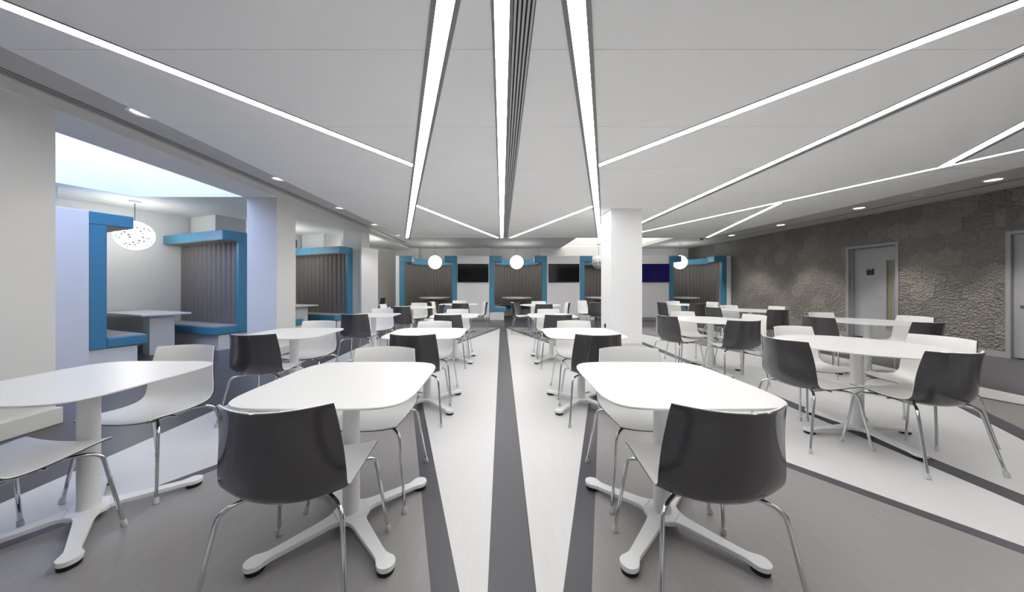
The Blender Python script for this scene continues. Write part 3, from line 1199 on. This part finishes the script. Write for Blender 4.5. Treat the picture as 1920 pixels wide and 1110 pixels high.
def leg_pts(sx, sy):
    foot = Vector((.268 * sx, .25 * sy, .012))
    knee = Vector((.222 * sx, (.195 if sy > 0 else -.165), .408))
    inn = Vector((.130 * sx, (.115 if sy > 0 else -.085), .414))
    end = Vector((.05 * sx, (.05 if sy > 0 else -.02), .413))
    pts = [foot, foot.lerp(knee, .5), foot.lerp(knee, .9)]
    for i in range(1, 6):
        t = i / 6
        a = foot.lerp(knee, .9).lerp(knee + Vector((0, 0, .018)), t)
        b = (knee + Vector((0, 0, .018))).lerp(inn, t)
        pts.append(a.lerp(b, t))
    pts += [inn, end]
    return pts


LEGS = {}
CAPS = {}
for sx in (-1, 1):
    for sy in (-1, 1):
        p = leg_pts(sx, sy)
        LEGS[sx, sy] = MB().tube(p, .0085, 10).mesh('leg', M['chrome'], smooth=50)
        d = (p[1] - p[0]).normalized()
        CAPS[sx, sy] = MB().tube([p[0] - d * .012, p[0] - d * .006, p[0] + d * .022], [.0125, .0135, .011], 10).mesh('foot_cap', M['cap'], smooth=50)
RAIL = MB()
for sx in (-1, 1):
    RAIL.tube([(.135 * sx, .175, .4245), (.130 * sx, .06, .417), (.125 * sx, -.09, .408)], .006, 8)
RAIL.tube([(-.17, .04, .4145), (.17, .04, .4145)], .006, 8)
RAIL.box(-.08, .08, -.05, .08, .408, .414)
RAIL = RAIL.mesh('seat_frame', M['chrome'], smooth=50)
CLIP = MB().box(-.014, .014, -.012, .012, .419, .428).mesh('mounting_clip', M['cap'])


def make_chair():
    r = empty('shell_chair', (0, 0, ZS))
    link('seat_shell', INNER, r)['label'] = 'white inner seat shell'
    link('outer_shell', OUTER, r)['label'] = 'glossy dark grey outer shell'
    link('seat_frame', RAIL, r)
    for sx in (-1, 1):
        for y in (.15, -.05):
            link('mounting_clip', CLIP, r).location = (.130 * sx, y, 0)
    for k in LEGS:
        l = link('leg', LEGS[k], r)
        link('foot_cap', CAPS[k], l)
    return r


N_, S_, E_, W_ = PI, 0.0, PI / 2, -PI / 2       # side of the table on which the chair stands
R = math.radians
CHAIRS = [
    # left of the aisle
    (-.830, 1.345, S_ + R(3), 'large dark-backed chair in the left foreground, at the nearest table left of the aisle'),
    (-.800, 1.985, N_, 'white-fronted chair behind the nearest table left of the aisle'),
    (-.800, 3.04, S_, 'dark-backed chair at the near side of the second table left of the aisle'),
    (-.815, 3.67, N_, 'white-fronted chair behind the second table left of the aisle'),
    (-.82, 5.01, S_, 'dark-backed chair at the near side of the third table left of the aisle'),
    (-.83, 5.75, N_, 'white-fronted chair behind the third table left of the aisle'),
    # right of the aisle
    (.83, 1.345, S_ - R(2), 'large dark-backed chair in the right foreground, at the nearest table right of the aisle'),
    (.87, 1.985, N_, 'white-fronted chair behind the nearest table right of the aisle'),
    (.865, 3.04, S_, 'dark-backed chair at the near side of the second table right of the aisle'),
    (.885, 3.72, N_, 'white-fronted chair behind the second table right of the aisle'),
    (.86, 5.01, S_, 'dark-backed chair at the near side of the third table right of the aisle'),
    (.87, 5.75, N_, 'white-fronted chair behind the third table right of the aisle'),
    # left row by the booths
    (-2.22, 1.39, S_, 'chair at the left edge of which only seat and front legs show'),
    (-2.24, 2.06, N_, 'white-fronted chair behind the table at the left edge'),
    (-2.25, 3.05, S_ + R(2), 'dark-backed chair at the left row table in front of the nearest booth'),
    (-2.24, 3.70, N_, 'white-fronted chair in front of the second left pillar, behind its table'),
    (-2.28, 5.10, S_, 'dark-backed chair at the left row table in front of the second booth'),
    (-2.30, 5.92, N_, 'white-fronted chair behind the left row table in front of the second booth'),
    (-2.15, 6.92, S_, 'dark-backed chair at the near side of the left rear round table'),
    (-2.14, 8.03, N_, 'white-fronted chair at the far side of the left rear round table'),
    (-2.62, 7.50, W_, 'white-fronted chair on the left of the left rear round table, by the pale end panel'),
    (-1.62, 7.46, E_, 'dark-backed chair seen edge-on, right of the left rear round table'),
    (-1.05, 8.22, S_, 'dark-backed chair at the near side of the table before the left television'),
    (-1.27, 9.33, N_, 'white-fronted chair at the far side of the table before the left television'),
    (-1.71, 8.75, W_, 'chair in profile facing right, left of the table before the left television'),
    (-.66, 8.78, E_ + R(12), 'chair in profile facing left, beside the aisle before the left television'),
    (-4.45 - .24, 12.0, E_, 'dark chair in the far left corner beside the pale end panel'),
    # before the middle booth
    (1.02, 7.88, S_, 'dark-backed chair at the near side of the round table before the middle booth'),
    (1.05, 8.88, N_, 'white-fronted chair at the far side of the round table before the middle booth'),
    (.50, 8.43, W_, 'dark-backed chair in profile beside the aisle before the middle booth'),
    (1.54, 8.43, E_, 'white-fronted chair right of the round table before the middle booth'),
    (2.62, 8.68, S_ - R(25), 'dark-backed chair directly left of the white column'),
    (2.50, 9.35, N_ + R(35), 'white-fronted chair behind the dark chair left of the white column'),
    # right: large round table
    (2.52, 2.64, W_ + R(4), 'dark-backed chair on the left of the large nearest round table'),
    (3.00, 2.30, S_ + R(2), 'dark-backed chair at the near side of the large nearest round table'),
    (3.08, 3.17, N_, 'white-fronted chair at the far side of the large nearest round table'),
    (3.51, 2.67, E_ + R(3), 'white-fronted chair on the right of the large nearest round table'),
    # right of the column
    (2.60, 4.72, W_ + R(16), 'dark-backed chair just right of the column, left of its round table'),
    (3.06, 4.19, S_ - R(3), 'dark-backed chair at the near side of the round table right of the column'),
    (3.06, 5.19, N_, 'white-fronted chair at the far side of the round table right of the column'),
    (3.60, 4.74, E_ + R(6), 'white-fronted chair on the right of the round table right of the column'),
    # in front of the door
    (4.63, 4.51, W_ + R(12), 'dark-backed chair left of the round table before the sign door'),
    (5.13, 4.00, S_, 'dark-backed chair at the near side of the round table before the sign door'),
    (5.17, 4.95, N_, 'white-fronted chair at the far side of the round table before the sign door'),
    (5.69, 4.52, E_, 'white-fronted chair on the right of the round table before the sign door'),
    # by the tiled wall
    (4.54, 6.58, W_ + R(8), 'dark-backed chair left of the second round table from the far end'),
    (5.12, 6.07, S_, 'dark-backed chair at the near side of the second round table from the far end'),
    (5.12, 6.98, N_, 'white-fronted chair at the far side of the second round table from the far end'),
    (5.66, 6.75, E_, 'white-fronted chair beside the tiled wall, right of the second table from the far end'),
    (4.50, 8.58, W_ + R(6), 'dark-backed chair left of the table nearest the far right booth'),
    (4.90, 8.12, S_, 'dark-backed chair at the near side of the table nearest the far right booth'),
    (4.97, 9.05, N_, 'white-fronted chair at the far side of the table nearest the far right booth'),
    (5.60, 8.68, E_ + R(10), 'white-fronted chair right of the table nearest the far right booth'),
]
proto = make_chair()
for i, (x, y, rz, lab) in enumerate(CHAIRS):
    c = proto if i == 0 else dup(proto, (0, 0, 0), 0)
    c.location = (x, y, ZS)
    c.rotation_euler = (0, 0, rz)
    tag(c, lab, 'chair', 'two-tone shell chairs around the tables')
